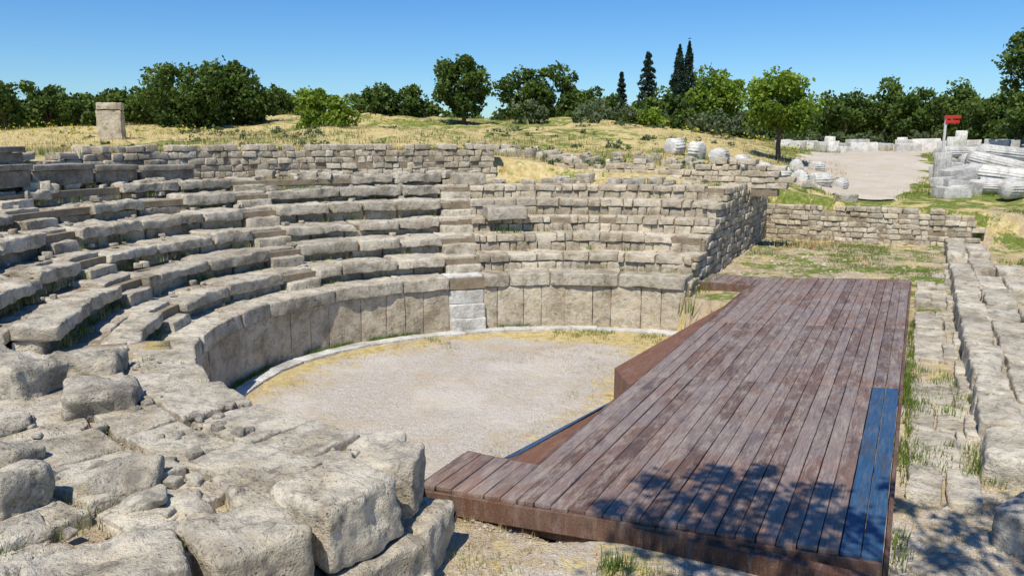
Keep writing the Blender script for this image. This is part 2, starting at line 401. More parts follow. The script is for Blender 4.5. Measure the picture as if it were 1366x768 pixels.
for i,(r,z) in enumerate(zip(RR,ZZ)):
    ac=Acc(); zl=1.1 if i==0 else ZZ[i-1]
    lo=stair_a(0,r)+hw(r)
    for a0,a1 in segs(lo,ends[i],r,.65,1.7):
        wl=float(sstep(140,180,(a0+a1)/2))
        wear=.026+.011*wl+.004*i
        dz=random.uniform(-.03,.015)-.04*wl*random.random(); dr=random.uniform(-.04,.035)
        if i>=4 and random.random()<.15: dr+=.25; dz-=.07
        if i==5 and random.random()<.25: continue
        g=random.uniform(.05,.2)+.12*wl*random.random()
        tn=random.uniform(.2,.95)
        if random.random()<.25+.3*wl:
            f=random.uniform(.3,.45)
            arcblock(ac,r-.05+dr,r+f,a0+g,a1-g,z-.2,z+dz,zj=random.uniform(-.025,.025),rr=.06,amp=wear,cell=.07,tint=tn,chip=.06)
            arcblock(ac,r+f+.015,r+.76,a0+g-.3,a1-g+.2,z-.2,z+dz-random.uniform(.0,.04),rr=.05,amp=wear,cell=.09,tint=random.uniform(.2,.9),chip=.05)
        else:
            arcblock(ac,r-.05+dr,r+.76,a0+g,a1-g,z-.2,z+dz,zj=random.uniform(-.025,.025),rr=.06,amp=wear,cell=.07,tint=tn,chip=.06)
    for a0,a1 in segs(lo,ends[i]-.5,r,.5,1.2):
        arcblock(ac,r+.09+random.uniform(-.03,.03),r+.4,a0+.12,a1-.12,zl-.12,z-.19,rr=.04,amp=.03,cell=.09,tint=random.uniform(.1,.75))
    ac.build("seat_row",limestone if i<4 else lime_dark,odeon)
for i,(r,z) in enumerate(zip(RR[:5],ZZ[:5])):
    ac=Acc(); zl=1.1 if i==0 else ZZ[i-1]
    hi=stair_a(0,r)-hw(r)
    lo=63.9
    hc=(z-zl)/2
    for c in range(2):
        x=lo
        while x<hi-.4:
            w=math.degrees(random.uniform(.14,.7 if c else .42)/r); e=min(x+w,hi)
            if hi-e<.8: e=hi
            o=random.uniform(-.025,.025)+(-.02 if c else .01)
            z0=zl+c*hc-(.1 if c==0 else 0); z1=zl+(c+1)*hc+random.uniform(-.02,.012)
            if not(c==1 and random.random()<.06):
                arcblock(ac,r+o,r+(.5 if c else .3),x+.07,e-.07,z0+.003,z1-.003,rr=.035,amp=.022,cell=.07,tint=random.uniform(.1,1),chip=.025 if c else 0)
            x=e
    x=lo
    while x<hi-.4:
        w=math.degrees(random.uniform(.25,.7)/r); e=min(x+w,hi)
        arcblock(ac,r+.46,r+.8,x+.05,e-.05,z-.12,z-.012+random.uniform(-.018,.014),rr=.025,amp=.018,cell=.11,tint=random.uniform(.2,1)); x=e
    ac.build("masonry_row",lime_warm,odeon)
for k in range(3):
    ac=Acc()
    if k==0:
        ac2=Acc()
        for j in range(4):
            r=5.27+.08*j; c=stair_a(0,5.4)
            arcblock(ac2,r,5.9,c-3.75,c+3.75,.275*j-.02+.012,.275*(j+1)-.006,rr=.02,amp=.010,cell=.08,tint=random.uniform(.8,1))
        ac2.build("marble_steps",marble,odeon)
    zl=1.1
    for i,(r,z) in enumerate(zip(RR,ZZ)):
        for j in range(2):
            rj=r-.06+j*.34-.1; zz=zl+(z-zl)*(j+1)/2
            c=stair_a(k,r); w=hw(r)
            arcblock(ac,rj+random.uniform(-.03,.03),r+.75,c-w+.08,c+w-.08,zl-.1,zz+random.uniform(-.03,.0),rr=.03,amp=.024,cell=.08,tint=random.uniform(.7,1) if k==0 else random.uniform(.3,.9),chip=.03)
        zl=z
    ac.build("stairway",limestone,odeon)
ac=Acc()
arcblock(ac,7.1,7.75,95.5,102.5,2.0,2.28,rr=.05,amp=.025,cell=.07,tint=.3)
arcblock(ac,9.0,9.6,100.5,105.5,2.66,2.93,rr=.04,amp=.02,cell=.1,tint=.5)
for q in range(170):
    a=random.uniform(66,190); r=random.uniform(9.65,10.6)
    if a<100: z=2.68; r=random.uniform(9.5,11.2)
    else: z=2.86
    x,y,_=P(r,a,0); d=random.uniform(.1,.42)
    boxblock(ac,(x,y,z-.05),(d,d*.7,d*random.uniform(.3,.6)),random.uniform(0,180),j=.03,rr=.05,amp=.03,cell=.09)
for q in range(90):
    i=random.randrange(0,6); a=random.uniform(112,196); x,y,_=P(RR[i]+random.uniform(.25,.68),a,0); d=random.uniform(.04,.14)
    boxblock(ac,(x,y,ZZ[i]-.02),(d,d*.8,d*random.uniform(.4,.8)),random.uniform(0,180),j=.01,rr=.02,amp=.012,cell=.06)
ac.build("loose_rim_blocks",limestone,odeon)
# ---------------------------------------------------------------- rubble walls
def rubble_line(ac,co_,p0,p1,thick,z0f,z1f,ch=.17,lmin=.16,lmax=.45,amp=.02,ragged=.08):
    p0=np.array(p0);p1=np.array(p1);Ln=np.linalg.norm(p1-p0);d=(p1-p0)/Ln;nn=np.array([-d[1],d[0]])
    yw=math.degrees(math.atan2(d[1],d[0]))
    kmax=int((max(z1f(0),z1f(Ln/2),z1f(Ln))-min(z0f(0),z0f(Ln)))/ch)+2
    x=0
    while x<Ln:
        w=min(.6,Ln-x)
        if w<.05: break
        q=p0+d*(x+w/2)+nn*thick/2; zb=z0f(x+w/2); zt=min(z1f(x),z1f(min(Ln,x+w)))-ragged-.05
        if zt>zb: boxblock(co_,(q[0],q[1],zb-.2),(w+.02,thick-.05,zt-zb+.2),yw,rr=.02,amp=.01,cell=.3)
        x+=w
    for c in range(kmax):
        x=0
        while x<Ln:
            w=random.uniform(lmin,lmax); xc=x+w/2
            zb=z0f(min(xc,Ln))+c*ch; zt=z1f(min(xc,Ln))+random.uniform(-ragged,ragged)
            if zb+ch*.6<zt:
                o=random.uniform(-.028,.028)
                q=p0+d*xc+nn*(thick/2+o)
                boxblock(ac,(q[0],q[1],zb+random.uniform(-.01,.01)),(w-.008,thick,ch*random.uniform(.9,1.0)),yw+random.uniform(-2,2),j=.016,rr=.04,amp=amp,cell=.085,tint=random.uniform(.1,1))
            x+=w
def polywall(ac,co_,r,a0,a1,step,**k):
    a=a0
    while a<a1:
        b=min(a+step,a1); A_=P(r,b,0)[:2];B_=P(r,a,0)[:2]
        rubble_line(ac,co_,A_,B_,.45,**k); a=b
we=empty("rear_rubble_wall"); ac=Acc(); cc_=Acc()
polywall(ac,cc_,10.75,98,150,7,z0f=lambda x:2.72,z1f=lambda x:3.6,ch=.15,lmin=.14,lmax=.42)
polywall(ac,cc_,10.8,150,192,7,z0f=lambda x:2.75,z1f=lambda x:3.5,ch=.15,lmin=.15,lmax=.5,ragged=.12)
polywall(ac,cc_,11.5,60,98,7,z0f=lambda x:2.5,z1f=lambda x:3.12,ch=.15,lmin=.16,lmax=.5,ragged=.2)
ac.build("stones",lime_warm,we); cc_.build("mortar_core",mortar,we)
we=empty("parodos_side_wall"); ac=Acc(); cc_=Acc()
def ztop(s): return float(np.interp(s,[5.4,5.95,6.0,6.65,6.7,7.35,7.4,8.05,8.1,8.75,8.8,14],[1.05,1.05,1.42,1.42,1.75,1.75,2.05,2.05,2.39,2.39,2.68,2.45]))
q0=L(14.0,-.02,0)[:2]; q1=L(5.5,-.02,0)[:2]
rubble_line(ac,cc_,q1,q0,.45,lambda x:.55,lambda x:ztop(5.5+x),ch=.15,ragged=.03)
ac.build("stones",lime_warm,we); cc_.build("mortar_core",mortar,we)
we=empty("terrace_rubble_wall"); ac=Acc(); cc_=Acc()
rubble_line(ac,cc_,L(14.0,.3,0)[:2],L(14.0,-5.2,0)[:2],.45,lambda x:.8,lambda x:1.98-.03*x,ch=.14,lmin=.12,lmax=.38,ragged=.06)
ac.build("stones",lime_warm,we); cc_.build("mortar_core",mortar,we)
# ---------------------------------------------------------------- near platform paving + broken end wall
def gz(x,y): return float(T(x,y)[0])
def at(u,Yd): return (u-683)/1072*Yd
ac=Acc()
r=5.2
while r<9.6:
    dr_=random.uniform(.5,.9); a=196+random.uniform(0,5)-(2 if r>6 else 0)
    while a<262:
        w=math.degrees(random.uniform(.4,1.15)/r)
        x,y,_=P(r+dr_/2,a+w/2,0)
        side=(x+.45)*.72-(y-5.2)*.7
        if side<-.85 and x<-1.05:
            z=1.405+.05*sstep(200,215,a)+random.uniform(-.02,.022)
            C=[]; jj_=[random.uniform(-.8,.8) for _ in range(4)]; q=0
            for r_ in (r+.012,r+dr_-.012):
                for a_ in (a+.12,a+w-.12):
                    C+=[P(r_,a_,1.1),P(r_+random.uniform(-.03,.03),a_+jj_[q]*.4,z+random.uniform(-.015,.015))]; q+=1
            block8(ac,C,rr=.035,amp=.023,cell=.055,tint=random.uniform(.3,.95),chip=.025)
        a+=w
    r+=dr_
ac.build("platform_paving",limestone)
ac=Acc()
wy=46
for (x,y,z,d,yw) in [(-1.16,4.98,1.1,(.70,.56,.44),wy+5),(-.92,5.58,1.08,(.48,.5,.42),wy+38),(-1.60,4.48,1.1,(.58,.62,.38),wy-4),(-2.18,4.02,1.12,(.80,.62,.38),wy-12),
        (-.95,5.0,.62,(.78,.55,.46),wy),(-.82,5.47,.62,(.5,.6,.44),wy+30),(-1.38,4.40,.62,(.7,.6,.46),wy),(-1.95,3.82,.62,(.9,.6,.5),wy),(-2.7,3.4,1.1,(.7,.7,.40),wy-20),
        (-.72,5.15,.60,(.34,.3,.22),20),(-1.1,6.04,1.05,(.44,.42,.37),wy+50),(-1.70,5.15,1.2,(.5,.55,.25),wy),(-1.38,5.6,1.2,(.55,.45,.25),wy+40),(-2.15,4.68,1.2,(.55,.5,.25),wy-8),(-2.75,4.2,1.2,(.5,.5,.23),wy+20)]:
    boxblock(ac,(x,y,z),d,yw,tilt=(random.uniform(-.04,.04),random.uniform(-.04,.04)),j=.05,rr=.10,amp=.042,cell=.032,tint=random.uniform(.4,.9),chip=.06)
ac.build("broken_end_wall",limestone)
ac=Acc()
for (x,y,z,d,yw) in [(-3.6,6.75,1.38,(.62,.5,.30),20),(-4.65,7.25,1.4,(.8,.55,.36),-20),(-2.6,5.1,1.38,(.42,.3,.2),15),(-3.15,4.75,1.38,(.38,.36,.34),60),(-2.7,3.95,1.4,(.22,.26,.16),10),
        (-3.6,5.5,1.38,(.36,.3,.2),80),(-3.3,5.15,1.36,(.4,.25,.12),30),(-3.0,5.35,1.36,(.3,.2,.1),70),(-2.35,4.85,1.38,(.26,.2,.1),20),(-2.95,4.45,1.38,(.3,.22,.12),50),(-4.1,6.2,1.38,(.35,.25,.12),30),
        (-4.4,7.9,1.35,(.8,.5,.28),10)]:
    boxblock(ac,(x,y,z),d,yw,tilt=(random.uniform(-.1,.1),random.uniform(-.08,.08)),j=.055,rr=.11,amp=.05,cell=.032,tint=random.uniform(.2,.8),chip=.06)
for q in range(110):
    x=random.uniform(-4.6,-2.0); y=random.uniform(4.1,7.0); d=random.uniform(.03,.12)
    if gz(x,y)<1.2: continue
    boxblock(ac,(x,y,1.42),(d,d*.8,d*.6),random.uniform(0,180),j=.012,rr=.03,amp=.012,cell=.04)
ac.build("fallen_stone_blocks",lime_dark)
ac=Acc()
for a0,a1,z0,z1,r in [(140,146.5,2.93,3.22,9.9),(147,152,2.93,3.25,9.9),(152.6,160,2.93,3.3,9.8),(160.6,170,2.95,3.33,9.7),(160,171,3.35,3.62,9.95)]:
    arcblock(ac,r,r+.55,a0,a1,z0,z1-.1,rr=.03,amp=.012,cell=.12,tint=-.3)
    arcblock(ac,r-.07,r+.6,a0,a1,z1-.1,z1,rr=.02,amp=.008,cell=.12,tint=0)
ac.build("moulded_bench_blocks",lime_dark)
ac=Acc(); a=64
while a<236:
    w=math.degrees(random.uniform(.5,1.1)/5.1)
    arcblock(ac,5.08,5.34,a+.04,a+w-.04,-.08,.04+random.uniform(-.008,.008),rr=.015,amp=.012,cell=.1,tint=random.uniform(.3,.8)); a+=w
ac.build("orchestra_kerb",marble)
# ---------------------------------------------------------------- wooden stage
stage=empty("wooden_stage"); DZ=.9
sk=lambda n:(-1.05-n)
front=lambda n:-4.60+.12*(-.44-n)
seam1=lambda n:-.75+.31*sk(n); seam2=lambda n:2.6+.32*sk(n); farE=lambda n:7.3+.38*sk(n)
ac=Acc(); nP=20; n0=-1.05; n1=-3.86; w=(n1-n0)/nP; bl=Acc()
def plank(acc,na,nb,sa,sb,tint):
    g=.0035; C=[]
    dzz=[random.uniform(-.005,.005) for _ in range(4)]; q=0; es=random.uniform(-.012,.012)
    for e in (0,1):
        for n in (min(na,nb)+g,max(na,nb)-g):
            s=(sa if e==0 else sb)(n)+(g if e==0 else -g)+(es if e==0 and sa is front else 0)
            for z in (DZ-.045,DZ): C.append(L(s,n,z+zoff+dzz[q]))
            q+=1
    block8(acc,C,rr=.012,amp=.004,cell=.25,tint=tint)
for k in range(nP):
    na=n0+w*k; nb=na+w
    for (sa,sb) in ((front,seam1),(seam1,seam2),(seam2,farE)):
        zoff=random.uniform(-.004,.004)
        if sa is front and k>=nP-2: plank(bl,na,nb,sa,sb,.5); continue
        plank(ac,na,nb,sa,sb,random.random())
for k in range(5):
    na=-1.05+.145*k; zoff=random.uniform(-.004,.004)
    plank(ac,na,na+.145,front,lambda n:-3.78,random.uniform(.5,1))
for k in range(7):
    na=-1.05+.15*k; zoff=random.uniform(-.004,.004)
    plank(ac,na,na+.15,lambda n:6.25,lambda n:7.3,random.random())
ac.build("deck_boards",wood,stage); bl.build("blue_edge_boards",bluewood,stage)
ac=Acc()
def fascia(na,nb,fn,th,zb,zt,acc):
    C=[]
    for e in (-th,-.003):
        for n in (na,nb):
            for z in (zb,zt): C.append(L(fn(n)+e,n,z))
    block8(acc,C,rr=.012,amp=.005,cell=.2,tint=.5)
fascia(-2.3,-.33,front,.04,.69,DZ-.03,ac)
fascia(-3.86,-2.31,front,.035,.69,DZ-.026,ac)
fascia(-1.06,0.0,lambda n:6.25,.045,.55,DZ-.01,ac)
locblock(ac,-4.2,8.2,-3.90,-3.865,.62,DZ-.02,rr=.006,amp=.002,cell=.5,tint=.3)
locblock(ac,-3.8,6.2,-1.045,-1.0,.5,DZ-.02,rr=.006,amp=.002,cell=.5,tint=.3)
locblock(ac,-4.55,-3.8,-.325,-.29,.5,DZ-.02,rr=.006,amp=.002,cell=.5,tint=.3)
locblock(ac,-4.45,-4.35,-3.8,-.4,.6,DZ-.05,rr=.006,amp=.002,cell=.5,tint=.1)
ac.build("fascia_boards",woodside,stage,smooth=False)
def tri_skirt(acc,A,B,C_,th=.05,dep=.4,tint=.5):
    pts=[L(*A),L(*B),L(*C_)]
    v=pts+[(p[0],p[1],p[2]-th) for p in pts]+[(pts[2][0],pts[2][1],0.0),(pts[0][0],pts[0][1],0.0),(pts[1][0],pts[1][1],0.0)]
    acc.add(v,q=[(2,1,8,6),(0,2,6,7)],tri=[(0,1,2),(5,4,3)],tint=tint)
ac=Acc()
tri_skirt(ac,(-.75,-.985,.66),(6.2,-.985,.74),(.75,-.16,.50))
tri_skirt(ac,(-3.78,-.985,.66),(-.8,-.985,.72),(-2.9,-.29,.50))
ac.build("sawtooth_skirt",skirtm,stage,smooth=False)
ac=Acc()
tri_skirt(ac,(-2.85,-.38,.53),(-.8,-.975,.75),(-2.95,-.26,.51)); ac.build("blue_skirt_edge",bluewood,stage,smooth=False)
# ---------------------------------------------------------------- right-hand foundations
ac=Acc()
s=-2.6
while s<11.5:
    l=random.uniform(.45,1.0)
    if not(0.6<s<1.9 or 5.2<s<6.2 or 8<s<8.8):
        m=-3.98
        while m>-4.45:
            wd=random.uniform(.25,.55)
            if m-wd<-4.6: wd=m+4.58
            locblock(ac,s,s+l-.012,m-wd,m-.01,.5,.76+.012*max(0,s)+random.uniform(-.025,.02),j=.025,rr=.035,amp=.024,cell=.06,tint=random.uniform(.3,.95),chip=.03); m-=wd
    s+=l
ac.build("foundation_paving",limestone)
ac=Acc()
s=-2.0
while s<13.6:
    zt=1.06+.01*max(0,s); l=random.uniform(.6,1.3)
    for (m0,m1) in ((-5.0,-4.62),(-5.45,-5.03),(-5.95,-5.48)):
        if m1<-5.4 and (random.random()<.45 or s>9): continue
        if random.random()<.06: continue
        locblock(ac,s+random.uniform(-.05,.05),s+l-.015,m0+random.uniform(-.03,.03),m1+.02,.5,zt+random.uniform(-.07,.03),j=.03,rr=.06,amp=.032,cell=.05,tint=random.uniform(.3,1),chip=.05)
    if random.random()<.4: locblock(ac,s,s+l*.8,-4.75,-4.5,.5,.82+.012*max(0,s),j=.02,rr=.04,amp=.025,cell=.1)
    s+=l
locblock(ac,-1.8,13.4,-5.4,-4.7,.5,.94,rr=.03,amp=.02,cell=.2)
ac.build("foundation_wall",limestone)
ac=Acc()
for (x,y,z,d,yw) in [(3.95,5.6,.6,(.5,.5,.42),30),(3.15,5.35,.6,(.55,.35,.13),20),(3.6,5.05,.6,(.4,.4,.12),50),(2.75,5.1,.6,(.35,.3,.12),10),(9.9,23.9,1.85,(.6,.4,.3),5)]:
    boxblock(ac,(x,y,z),d,yw,j=.04,rr=.08,amp=.035,cell=.05,tint=.6)
ac.build("loose_foundation_stone",lime_dark)
# ---------------------------------------------------------------- columns & marble fragments
def drum(acc,c,axis,R,Ln,flutes=18,tint=.7,R2=None):
    axis=Vector(axis).normalized(); u=axis.orthogonal().normalized(); v=axis.cross(u); R2=R2 or R
    K=flutes*4; rings=[(-.5,.90),(-.47,1),(-.2,1),(.1,1),(.47,1),(.5,.90)]
    V=[];Q=[]
    for (t,m) in rings:
        rad=R+(R2-R)*(t+.5)
        for k in range(K):
            ph=2*math.pi*k/K; f=1-(.12 if k%4 in(2,) else (.08 if k%4 in (1,3) else 0))
            p=Vector(c)+axis*(t*Ln)+(u*math.cos(ph)+v*math.sin(ph))*rad*m*f; V.append(p[:])
    for i in range(len(rings)-1):
        for k in range(K): Q.append((i*K+k,i*K+(k+1)%K,(i+1)*K+(k+1)%K,(i+1)*K+k))
    n=len(V); V.append((Vector(c)-axis*Ln/2)[:]); V.append((Vector(c)+axis*Ln/2)[:])
    Tt=[(n,(k+1)%K,k) for k in range(K)]+[(n+1,5*K+k,5*K+(k+1)%K) for k in range(K)]
    acc.add(V,Q,Tt,tint=tint,amp=.028,off=random.uniform(0,99))
for (u,Yd,R,Ln,ax) in [(897,28.5,.33,.5,(1,.6,.1)),(926,28,.32,.42,(1,-.9,0)),(956,27.5,.31,.5,(.6,1,0)),(985,27,.29,.5,(.8,.8,0)),(1012,26.5,.27,.55,(1,.5,.05)),(1040,27.0,.24,.45,(1,.1,0)),(1064,26.3,.29,.5,(.5,1,0)),(1092,27,.27,.6,(1,.2,.0)),(1118,26.8,.22,.4,(1,.8,.2)),(1058,31,.26,.5,(.3,1,0)),(1085,32,.25,.5,(1,.3,0))]:
    ac=Acc(); x=at(u,Yd*1.0); z=gz(x,Yd)+R*.75; drum(ac,(x,Yd,z),ax,R,Ln,tint=random.uniform(.5,1)); ac.build("column_drum",marble)
ac=Acc()
for q in range(120):
    u=random.uniform(640,1110); Yd=random.uniform(23.5,28.5); x=at(u,Yd); d=random.uniform(.12,.5)
    if u>1020 and Yd<25: Yd=26
    boxblock(ac,(x,Yd,gz(x,Yd)-.04),(d,d*.7,d*random.uniform(.4,.7)),random.uniform(0,180),tilt=(random.uniform(-.2,.2),0),j=.04,rr=.05,amp=.035,cell=.12)
ac.build("scattered_stones",limestone)
ac=Acc()
for q in range(130):
    u=random.uniform(1250,1430); Yd=random.uniform(24.5,46); x=at(u,Yd); d=random.uniform(.35,1.2)
    boxblock(ac,(x,Yd,gz(x,Yd)-.05+(.3 if random.random()<.3 else 0)),(d,d*.6,d*random.uniform(.25,.55)),random.uniform(-40,40),tilt=(random.uniform(-.2,.2),0),j=.04,rr=.04,amp=.03,cell=.12,tint=random.uniform(0,1))
for q in range(60):
    u=random.uniform(1035,1400); Yd=random.uniform(44,62); x=at(u,Yd); d=random.uniform(.4,1.7)
    boxblock(ac,(x,Yd,gz(x,Yd)-.05),(d,d*.5,d*random.uniform(.25,.6)),random.uniform(-30,30),j=.04,rr=.05,amp=.02,cell=.3,tint=random.uniform(.3,1))
ac.build("marble_fragments",marble)
for (u,Yd,zz,R,Ln,ax) in [(1352,27,.4,.34,3.0,(.75,-.55,-.12)),(1335,29,.6,.32,2.6,(1,-.35,-.25)),(1320,25.5,.22,.24,1.4,(1,-.1,0)),(1345,33,.7,.34,3.2,(1,.2,-.1)),(1300,35,.4,.32,2.2,(1,.5,0)),(1290,31,.28,.27,1.3,(.6,.9,0)),(1365,24,.25,.27,1.8,(1,.4,0)),(1310,30,.3,.27,1.8,(1,-.6,0)),(1278,38,.35,.3,2.2,(1,.1,0))]:
    ac=Acc(); x=at(u,Yd); drum(ac,(x,Yd,gz(x,Yd)+zz),ax,R,Ln,flutes=20,tint=random.uniform(.3,.9)); ac.build("fallen_column",marble)
ac=Acc(); x=at(1251,29); drum(ac,(x,29,gz(x,29)+.52),(0,0.02,1),.29,1.15,tint=.3); ac.build("column_stump",marble)
for u,Yd,hh in [(1100,50,.9),(1195,52,.8),(1272,48,1.2),(1350,50,.8),(1105,47,.7),(1262,45,.9)]:
    ac=Acc(); x=at(u,Yd); drum(ac,(x,Yd,gz(x,Yd)+hh/2),(0.02,0,1),.32,hh,tint=.9); ac.build("standing_column_drum",marble)
ac=Acc(); x=at(159,35); boxblock(ac,(x,35,gz(x,35)-.1),(.95,.65,1.25),12,j=.03,rr=.06,amp=.03,cell=.1,tint=.7)
boxblock(ac,(x+.02,35,gz(x,35)+1.16),(1.0,.66,.32),12,j=.03,rr=.07,amp=.03,cell=.1,tint=.5); ac.build("stone_pedestal",lime_warm)
sg=empty("red_visitor_sign"); ac=Acc(); x=at(1254,30); zg=gz(x,30)
boxblock(ac,(x-.12,30,zg),(.07,.07,2.25),0,rr=.01,amp=0,cell=1); ac.build("post",postm,sg)
ac=Acc(); boxblock(ac,(x+.1,29.95,zg+2.2),(.6,.04,.12),0,rr=.01,amp=0,cell=1);boxblock(ac,(x+.1,29.95,zg+2.03),(.5,.04,.12),0,rr=.01,amp=0,cell=1); ac.build("panel",redm,sg)
# ---------------------------------------------------------------- vegetation
def leaves(acc,cent,size,tint):
    n=len(cent); d1=rng.normal(size=(n,3)); d1/=np.linalg.norm(d1,axis=1,keepdims=True)
    d2=np.cross(d1,rng.normal(size=(n,3))); d2/=np.linalg.norm(d2,axis=1,keepdims=True)
    sz=(size*rng.uniform(.6,1.3,n))[:,None]
    v=np.stack([cent-d1*sz*.5,cent+d2*sz*.32,cent+d1*sz*.5,cent-d2*sz*.32],1).reshape(-1,3)
    q=np.arange(n*4).reshape(n,4); acc.add(v,q,tint=np.repeat(np.clip(tint,0,1),4))
def tube(acc,p0,p1,r0,r1,K=7):
    p0,p1=Vector(p0),Vector(p1); ax=(p1-p0).normalized(); u=ax.orthogonal().normalized(); v=ax.cross(u); V=[]
    for p,r in ((p0,r0),(p0.lerp(p1,.5)+Vector((random.uniform(-.5,.5)*r0,random.uniform(-.5,.5)*r0,0)),(r0+r1)/2),(p1,r1)):
        for k in range(K):
            t=2*math.pi*k/K; V.append((p+(u*math.cos(t)+v*math.sin(t))*r)[:])
    Q=[(i*K+k,i*K+(k+1)%K,(i+1)*K+(k+1)%K,(i+1)*K+k) for i in (0,1) for k in range(K)]
    acc.add(V,Q,tint=.5)
def crown(acc,c,rad,nclump,nleaf,size,seed_flat=.9):
    c=np.array(c); rad=np.array(rad); nleaf=int(nleaf*.8)
    d=rng.normal(size=(nclump,3)); d/=np.linalg.norm(d,axis=1,keepdims=True)
    cc=c+d*rad*(rng.uniform(.25,.88,nclump)**.6)[:,None]
    cc[:,2]=np.maximum(cc[:,2],c[2]-rad[2]*.75)
    cr=rad.mean()*rng.uniform(.18,.38,nclump)
    ct=rng.uniform(-.22,.22,nclump)
    k=rng.integers(0,nclump,nleaf); dd=rng.normal(size=(nleaf,3)); dd/=np.linalg.norm(dd,axis=1,keepdims=True)
    rr=rng.uniform(.35,1.05,nleaf)**.5*(1+.3*(rng.random(nleaf)<.14))
    pts=cc[k]+dd*(cr[k]*rr)[:,None]*np.array([1,1,.8])
    hgt=(pts[:,2]-c[2])/rad[2]
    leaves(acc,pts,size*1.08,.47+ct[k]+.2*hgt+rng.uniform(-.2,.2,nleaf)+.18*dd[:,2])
    return cc
def tree(name,u,hwpx,vtop,vbase,Yd,mat,nleaf=5000,size=.26,trunk=.25,zb=None,nclump=40):
    sc=Yd/1072; x=at(u,Yd); zt=H+(187-vtop)*sc; zbb=gz(x,Yd) if zb is None else zb
    if vbase: zcb=H+(187-vbase)*sc
    else: zcb=zbb
    w=hwpx*sc; e=empty(name); ac=Acc()
    zc=(zt+zcb)/2; rz=(zt-zcb)/2
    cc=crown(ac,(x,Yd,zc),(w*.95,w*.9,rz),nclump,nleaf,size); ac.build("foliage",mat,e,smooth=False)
    ac=Acc(); r0=max(.1,.035*(zt-zbb)); m=(x+random.uniform(-.1,.1),Yd,zcb+rz*.5); tube(ac,(x,Yd,zbb-.2),m,r0,r0*.6,8)
    for k in range(0,min(9,len(cc))): tube(ac,(m[0],m[1],m[2]-rz*random.uniform(0,.45)),cc[k],r0*.4,r0*.1,5)
    ac.build("trunk_and_limbs",bark,e)
tree("oak_tree",18,56,95,175,60,oak_l,6500,.3)
tree("oak_tree",80,38,117,175,64,oak_l,4000,.3)
tree("oak_tree",131,36,120,175,64,oak_l,4000,.3)
tree("oak_tree",190,46,118,186,56,oak_l,5500,.28)
tree("oak_tree",262,66,88,182,50,oak_l,10000,.26,nclump=60)
tree("oak_tree",322,58,88,182,52,oak_l,9000,.26,nclump=54)
tree("oak_tree",378,42,124,180,62,oak_l,4500,.3)
tree("young_tree",438,46,122,192,40,bright_l,7000,.19)
tree("oak_tree",508,35,115,168,60,oak_l,4500,.28)
tree("oak_tree",545,29,118,168,60,oak_l,3500,.28)
tree("oak_tree",620,42,79,160,52,oak_l,8500,.26,nclump=50)
tree("shrub",576,18,142,162,66,oak_l,1800,.28)
tree("oak_tree",694,40,100,168,68,oak_l,5500,.3)
tree("oak_tree",738,38,93,168,68,oak_l,6000,.3)
tree("oak_tree",790,40,122,182,66,oak_l,5500,.3)
tree("bright_green_tree",945,44,95,178,60,bright_l,8500,.28,nclump=50)
tree("oak_tree",880,40,126,188,64,oak_l,5000,.3)
tree("shrub",850,36,146,190,54,bright_l,4000,.24)
tree("shrub",915,34,149,194,56,oak_l,3500,.26)
tree("olive_tree",992,30,155,194,52,olive_l,3500,.24)
tree("young_tree",1034,54,103,186,33,bright_l,10000,.16,nclump=50)
tree("oak_tree",1112,40,121,190,72,oak_l,5500,.32)
tree("oak_tree",1172,38,110,192,72,oak_l,6500,.32)
tree("oak_tree",1225,44,118,196,66,oak_l,7000,.3)
tree("oak_tree",1275,38,114,196,70,oak_l,6000,.3)
tree("oak_tree",1320,46,126,198,60,oak_l,7000,.28)
tree("oak_tree",1390,72,34,154,40,oak_l,14000,.2,nclump=65)
tree("shrub",1362,44,125,196,48,oak_l,6000,.24)
def conifer(name,u,hwpx,vtop,vbase,Yd,cyp=False,n=4500):
    sc=Yd/1072; x=at(u,Yd); zt=H+(187-vtop)*sc; zb=gz(x,Yd); w=hwpx*sc; e=empty(name); ac=Acc(); h=zt-zb
    if cyp:
        t=rng.uniform(.05,1,n); prof=np.clip(np.minimum(1,(1-t)*3.2),.05,1)*(.8+.2*np.sin(t*23))
        ph=rng.uniform(0,6.28,n); rr=w*prof*rng.uniform(.5,1.08,n)
        p=np.stack([x+rr*np.cos(ph),Yd+rr*np.sin(ph),zb+t*h+rng.normal(0,.15,n)],1); leaves(ac,p,.28,rng.uniform(.1,.7,n))
    else:
        lv=np.floor(rng.uniform(0,13,n)); t=.1+.9*(lv/13)+.02*rng.random(n); q=rng.random(n)**.7
        nb=7; bi=rng.integers(0,nb,n); ph=bi*6.283/nb+lv*1.3+rng.normal(0,.16,n)
        R=w*1.15*(1-t)**.85*(1+.25*np.sin(bi*2.1+lv*3.3)); rr=R*q
        p=np.stack([x+rr*np.cos(ph),Yd+rr*np.sin(ph),zb+t*h-q*R*.28+rng.normal(0,.09,n)],1); leaves(ac,p,.3,rng.uniform(.1,.7,n))
    ac.build("foliage",conif_l,e,smooth=False)
    ac=Acc(); tube(ac,(x,Yd,zb-.2),(x,Yd,zt-.1),.22,.03); ac.build("trunk",bark,e)
conifer("fir_tree",825,14,100,150,82,n=3500)
conifer("fir_tree",859,24,75,150,76,n=5000)
conifer("cypress_tree",899,12,71,155,75,True)
conifer("cypress_tree",911,11,67,155,77,True)
ac=Acc()
